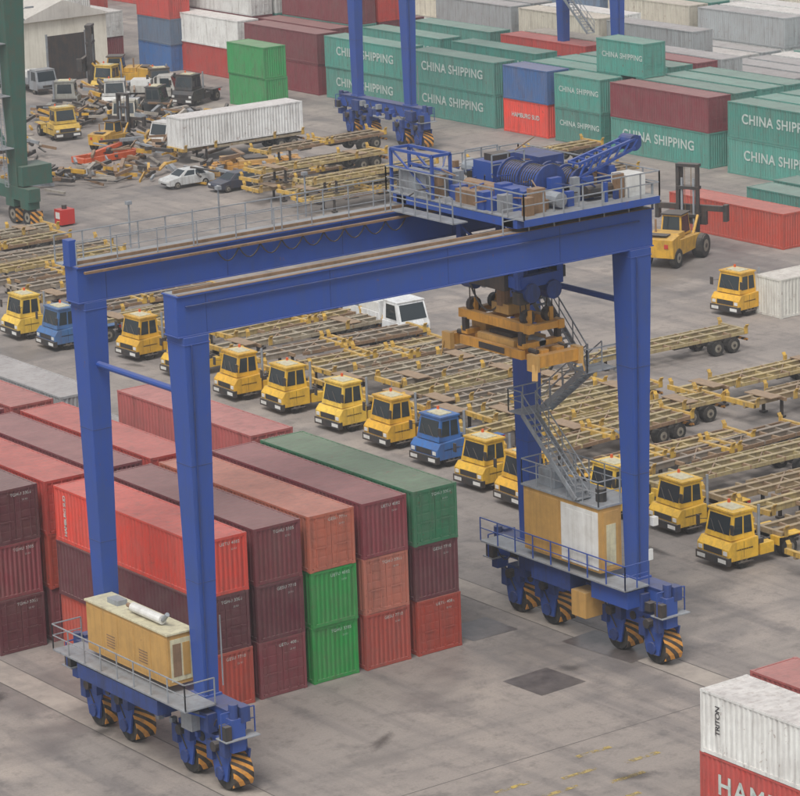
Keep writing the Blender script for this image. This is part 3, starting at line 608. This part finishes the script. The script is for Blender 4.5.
def truck():
    mb=MB(); a=(0,1.7,-1.05,1.05,1.15); b=(.35,1.65,-.98,.98,2.3)
    mb.prism([(-.05,.45),(-.05,.95),(0,1.16),(1.75,1.16),(1.75,.45)],-1.08,1.08,'body'); mb.frus(a,b,'body'); mb.box(.3,1.7,-1.0,1.0,2.3,2.36,'body')
    q=[(a[0],a[3],a[4]),(a[0],a[2],a[4]),(b[0],b[2],b[4]),(b[0],b[3],b[4])]; mb.panel(q,.06,.94,.12,.9,'glass')
    q=[(a[0],a[2],a[4]),(a[1],a[2],a[4]),(b[1],b[2],b[4]),(b[0],b[2],b[4])]; mb.panel(q,.18,.8,.15,.88,'glass')
    q=[(a[1],a[3],a[4]),(a[0],a[3],a[4]),(b[0],b[3],b[4]),(b[1],b[3],b[4])]; mb.panel(q,.2,.82,.15,.88,'glass')
    mb.box(-.12,0,-1.08,1.08,.4,.62,'dark'); mb.box(-.065,-.05,-.5,.5,.68,.9,'dark')
    for s in (-1,1): mb.box(-.07,-.05,s*.8-.15,s*.8+.15,.7,.88,'grey'); mb.box(1.9,6.6,s*.4-.06,s*.4+.06,.6,.85,'dark')
    mb.box(1.9,6.7,-1.1,1.1,.86,1.0,'body'); mb.box(1.9,2.0,-1.1,1.1,1.0,2.2,'body')
    for s in (-1,1): mb.box(2.0,6.7,s*1.08-.03,s*1.08+.03,1.0,1.5,'body')
    mb.box(2.3,4.2,-.9,.9,1.02,2.0,'white'); mb.box(4.4,6.3,-.8,.7,1.02,1.75,'grey')
    for s in (-1,1): wheel(mb,.9,s*.92,.42,.24,ax='y'); wheel(mb,5.2,s*.86,.42,.42,ax='y')
    return mb.mesh('flatbed_truck')
TK=truck()
obj('flatbed_truck',TK,(33.9,49.0,0),math.pi/2-.05,C('#e2e4e4'),scale=(1.2,1.05,1.1),bevel=.03)
for x,y,r,c in ((60,121,.2,'#d0d0cc'),(76,143,2.4,'#b9b7b0'),(69,155,1.5,'#8a8f94'),(64,133,.9,'#a8a496')): obj('flatbed_truck',TK,(x,y,0),r,C(c))
def car():
    mb=MB()
    prof=[(0,.3),(-.02,.62),(.12,.78),(1.1,.95),(4.1,.95),(4.28,.85),(4.3,.32)]
    mb.prism(prof,-.84,.84,'body')
    a=(1.0,3.95,-.8,.8,.95); b=(1.75,3.4,-.62,.62,1.42); mb.frus(a,b,'body')
    v=lambda i,p:(p[0] if i in(0,3) else p[1],p[2] if i in (0,1) else p[3],p[4])
    A=[v(i,a) for i in range(4)];B=[v(i,b) for i in range(4)]
    mb.panel([A[3],A[0],B[0],B[3]],.06,.94,.08,.92,'glass'); mb.panel([A[1],A[2],B[2],B[1]],.06,.94,.1,.9,'glass')
    for q in ([A[0],A[1],B[1],B[0]],[A[2],A[3],B[3],B[2]]): mb.panel(q,.12,.48,.12,.88,'glass'); mb.panel(q,.52,.86,.12,.88,'glass')
    for s in (-1,1):
        mb.box(-.04,0,s*.6-.16,s*.6+.16,.55,.7,'white'); mb.box(4.3,4.33,s*.62-.14,s*.62+.14,.6,.78,'red'); wheel(mb,.8,s*.76,.31,.2,ax='y',n=16); wheel(mb,3.4,s*.76,.31,.2,ax='y',n=16)
    mb.box(-.05,0,-.4,.4,.35,.48,'dark')
    return mb.mesh('parked_car')
CA=car()
obj('parked_car',CA,(50.6,105.2,0),-.03,C('#c8cac9'),bevel=.06); obj('parked_car',CA,(52.6,100.9,0),.04,C('#303a4c'),bevel=.06)
def forklift():
    mb=MB()
    mb.prism([(-3.4,.8),(-3.5,2.1),(-2.2,2.3),(-2.2,1.9),(1.6,1.7),(1.9,.8)],-1.3,1.3,'yel'); mb.box(-2.1,-.9,-1.1,1.1,1.9,2.3,'yel')
    a=(-.8,.9,-.8,.8,1.85);b=(-.6,.7,-.7,.7,3.3); mb.frus(a,b,'yel'); mb.box(-.75,.85,-.8,.8,3.3,3.4,'dark')
    v=lambda i,p:(p[0] if i in(0,3) else p[1],p[2] if i in (0,1) else p[3],p[4])
    A=[v(i,a) for i in range(4)];B=[v(i,b) for i in range(4)]
    for i,j in ((0,1),(1,2),(2,3),(3,0)): mb.panel([A[i],A[j],B[j],B[i]],.08,.92,.12,.92,'glass')
    for s in (-1,1): wheel(mb,1.4,s*1.35,.85,.8,ax='y',n=22); wheel(mb,-2.5,s*1.1,.7,.5,ax='y',n=22); mb.box(-3.52,-3.5,s*.8-.15,s*.8+.15,1.5,1.8,'red')
    mb.box(-3.2,-2.4,-.7,.7,2.31,2.36,'dark'); mb.cyl((-1.8,.7,2.3),(-1.8,.7,3.2),.08,'rust',8)
    for s in (-1,1):
        for t in (0,.35): mb.box(2.2+t*.8,2.45+t*.8,s*(.75-t*.4)-.12,s*(.75-t*.4)+.12,.3,6.3,'dark')
        mb.cyl((2.3,s*.45,.5),(2.3,s*.45,5.4),.09,'grey',8); mb.beam((1.0,s*.9,1.6),(2.2,s*.8,2.8),.16,.16,'yel')
        mb.beam((2.35,s*.2,.5),(2.35,s*.25,6.2),.04,.04,'rust')
    for z in (.5,2.6,4.6,6.2): mb.box(2.15,2.75,-.85,.85,z,z+.22,'dark')
    mb.box(2.8,3.1,-2.6,2.6,3.0,3.4,'dark'); mb.box(2.8,3.1,-1.2,1.2,2.0,3.0,'dark')
    for s in (-1,1): mb.box(2.8,3.3,s*2.6-.15,s*2.6+.15,2.3,3.5,'dark')
    return mb.mesh('container_forklift')
FK=forklift()
obj('container_forklift',FK,(61.8,55.8,0),.45,bevel=.03)
obj('container_forklift',FK,(75,152,0),2.4); obj('container_forklift',FK,(58,125,0),.4,scale=(.7,.7,.7))
obj('spreader',SPR,(60.5,106.8,.1),1.2,scale=(1.3,1.2,1))
mb=MB()
for s in (-1,1): mb.box(-3,3,s*.9-.15,s*.9+.15,.1,.6,'orange')
for x in (-2.9,0,2.9): mb.box(x-.2,x+.2,-.8,.8,.15,.55,'orange')
mb.beam((-2,0,.6),(1.5,0,1.2),.4,.3,'orange'); mb.cyl((0,-.5,.8),(0,.5,.8),.3,'dark',10)
obj('lifting_frame',mb.mesh('lifting_frame'),(54.5,120.3,0),.1)
mb=MB()
mb.frus((-.45,.45,-.5,.5,3.0),(-.9,.9,-.9,.9,19),'green'); mb.box(-.9,.9,-.9,.9,19,28,'green')
mb.frus((-.5,.5,6.4,7.4,3.0),(-.9,.9,6.2,8.0,19),'green')
mb.box(-.5,.5,-2.2,9.4,2.0,3.0,'green'); mb.beam((-.3,.5,5),(-.3,6.5,12),.3,.3,'green'); mb.beam((-.3,6.5,5),(-.3,.5,12),.3,.3,'green'); mb.box(-.4,.4,.5,6.4,12,12.7,'green')
for y in (-1.4,.8,6.4,8.6):
    mb.box(-.5,.5,y-.6,y+.6,1.4,2.0,'green'); wheel(mb,0,y,.75,.6); mb.box(-.55,.55,y-.95,y-.88,.3,1.3,'haz')
for s in (0,.5): mb.beam((-.95,s,3),(-1.1,s,19),.05,.05,'grey')
for k in range(40): mb.beam((-.95-.15*k/40,0,3+k*.4),(-.95-.15*k/40,.5,3+k*.4),.04,.04,'grey')
for z in (6,10,14,18): mb.box(-1.7,-.6,-.6,1.2,z,z+.06,'grey'); mb.rail((-1.7,-.6,z),(-1.7,1.2,z),'grey',1.0,.9)
mb.box(-.4,2.2,-1.2,1.0,3.1,4.6,'green')
obj('green_gantry_crane',mb.mesh('green_gantry_crane'),(35.2,101.2,0))
mb=MB(); mb.box(-.6,.6,-.5,.5,.15,1.3,'red'); mb.cyl((0,0,1.3),(0,0,1.6),.2,'dark',10); mb.box(-.7,.7,-.1,.1,0,.15,'dark'); mb.box(-.62,-.6,-.3,.3,.6,1.1,'white')
obj('fire_hose_cabinet',mb.mesh('fire_hose_cabinet'),(37.3,98.3,0))
mb=MB(); bx0,bx1,by0,by1,bh=69.5,79.5,161,186,6.2
mb.box(bx0,bx1,by0,by1,0,bh,'wall')
mb.hexa([(bx0-.4,by0-.4,bh),(bx1+.4,by0-.4,bh),(bx1+.4,by1+.4,bh),(bx0-.4,by1+.4,bh),((bx0+bx1)/2-.1,by0-.4,bh+1.8),((bx0+bx1)/2+.1,by0-.4,bh+1.8),((bx0+bx1)/2+.1,by1+.4,bh+1.8),((bx0+bx1)/2-.1,by1+.4,bh+1.8)],'roof')
mb.box(bx0+3.2,bx0+7.4,by0-.04,by0,0,4.6,'dark'); mb.box(bx0+3.0,bx0+3.2,by0-.1,by0,0,4.8,'grey'); mb.box(bx0+7.4,bx0+7.6,by0-.1,by0,0,4.8,'grey')
for k in range(6): mb.box(bx0-.04,bx0,by0+1.5+k*4,by0+3.5+k*4,2.6,4.2,'glass'); mb.box(bx0-.1,bx0,by0+1.4+k*4,by0+3.6+k*4,2.45,2.6,'concrete')
obj('storage_shed',mb.mesh('storage_shed'))
for x,y in ((63,150),(58,143)):
    mb=MB(); mb.cyl((0,0,0),(0,0,9),.12,'grey',10,.08); mb.beam((0,0,9),(1.6,0,9.3),.08,.08,'grey'); mb.box(1.3,2.1,-.15,.15,9.2,9.35,'grey'); mb.box(-.25,.25,-.25,.25,0,.3,'concrete')
    obj('street_lamp',mb.mesh('street_lamp'),(x,y,0))
for n,(px,py,cnt) in enumerate(((50,112,60),(63,123,80),(45,116,50),(62,138,90),(68,130,70),(55,106.5,30),(47,124,50),(70,146,60),(58,117,50))):
    mb=MB()
    for k in range(cnt):
        x=random.gauss(0,2.4);y=random.gauss(0,1.8);z=random.uniform(.05,.8 if n<3 else 1.6); a=random.uniform(0,3.1);l=random.uniform(.6,2.4)
        mb.beam((x,y,z),(x+l*math.cos(a),y+l*math.sin(a),z+random.uniform(0,.4)),random.uniform(.08,.4),random.uniform(.08,.35),random.choice(['rust','rust','dark','grey','concrete','yel','dark']))
    obj('scrap_steel_pile',mb.mesh('scrap_steel_pile'),(px,py,0))
# ------------------------------------------------------------------ haze
mb=MB(); mb.box(-300,900,-300,900,-1,120,'ground'); me=mb.mesh('haze')
m=bpy.data.materials.new('air_haze'); m.use_nodes=True; nt=m.node_tree; nt.nodes.clear()
o_=nt.nodes.new('ShaderNodeOutputMaterial'); vs=nt.nodes.new('ShaderNodeVolumeScatter'); vs.inputs['Color'].default_value=(.95,.97,1,1); vs.inputs['Density'].default_value=.00032; nt.links.new(vs.outputs[0],o_.inputs['Volume'])
me.materials.clear(); me.materials.append(m); obj('sky_haze',me)
# ------------------------------------------------------------------ world, sun, camera
w=bpy.data.worlds.new("World"); sc.world=w; w.use_nodes=True; nt=w.node_tree; bg=nt.nodes['Background']
sky=nt.nodes.new('ShaderNodeTexSky'); sky.sky_type='NISHITA'; sky.sun_disc=False; sky.sun_elevation=math.radians(58)
az=math.radians(215)
sky.sun_rotation=math.radians(90)-az; sky.dust_density=4; sky.air_density=1.2; sky.ozone_density=1
hs=nt.nodes.new('ShaderNodeHueSaturation'); hs.inputs['Saturation'].default_value=.28; nt.links.new(sky.outputs[0],hs.inputs['Color']); nt.links.new(hs.outputs[0],bg.inputs[0]); bg.inputs[1].default_value=.15
s=bpy.data.lights.new('sun','SUN'); s.energy=2.1; s.angle=math.radians(26); s.color=(1,.975,.94); so=bpy.data.objects.new('sun',s); sc.collection.objects.link(so)
el=math.radians(58); dv=Vector((math.cos(el)*math.cos(az),math.cos(el)*math.sin(az),math.sin(el))); so.rotation_euler=dv.to_track_quat('Z','Y').to_euler()
yaw,pit,roll=.9438,.2535,-.0355
d=Vector((math.cos(pit)*math.cos(yaw),math.cos(pit)*math.sin(yaw),-math.sin(pit))); r=Vector((math.sin(yaw),-math.cos(yaw),0)); u=r.cross(d)
r2=math.cos(roll)*r+math.sin(roll)*u; u2=-math.sin(roll)*r+math.cos(roll)*u
cam=bpy.data.cameras.new('camera'); co=bpy.data.objects.new('camera',cam); sc.collection.objects.link(co)
mw=Matrix.Identity(4)
for i in range(3): mw[i][0]=r2[i]; mw[i][1]=u2[i]; mw[i][2]=-d[i]
mw[0][3],mw[1][3],mw[2][3]=-83.5239,-111.1977,47.7771
co.matrix_world=mw; cam.sensor_fit='HORIZONTAL'; cam.sensor_width=36; cam.lens=3207.34/800*36; cam.clip_end=5000; cam.clip_start=1
sc.camera=co
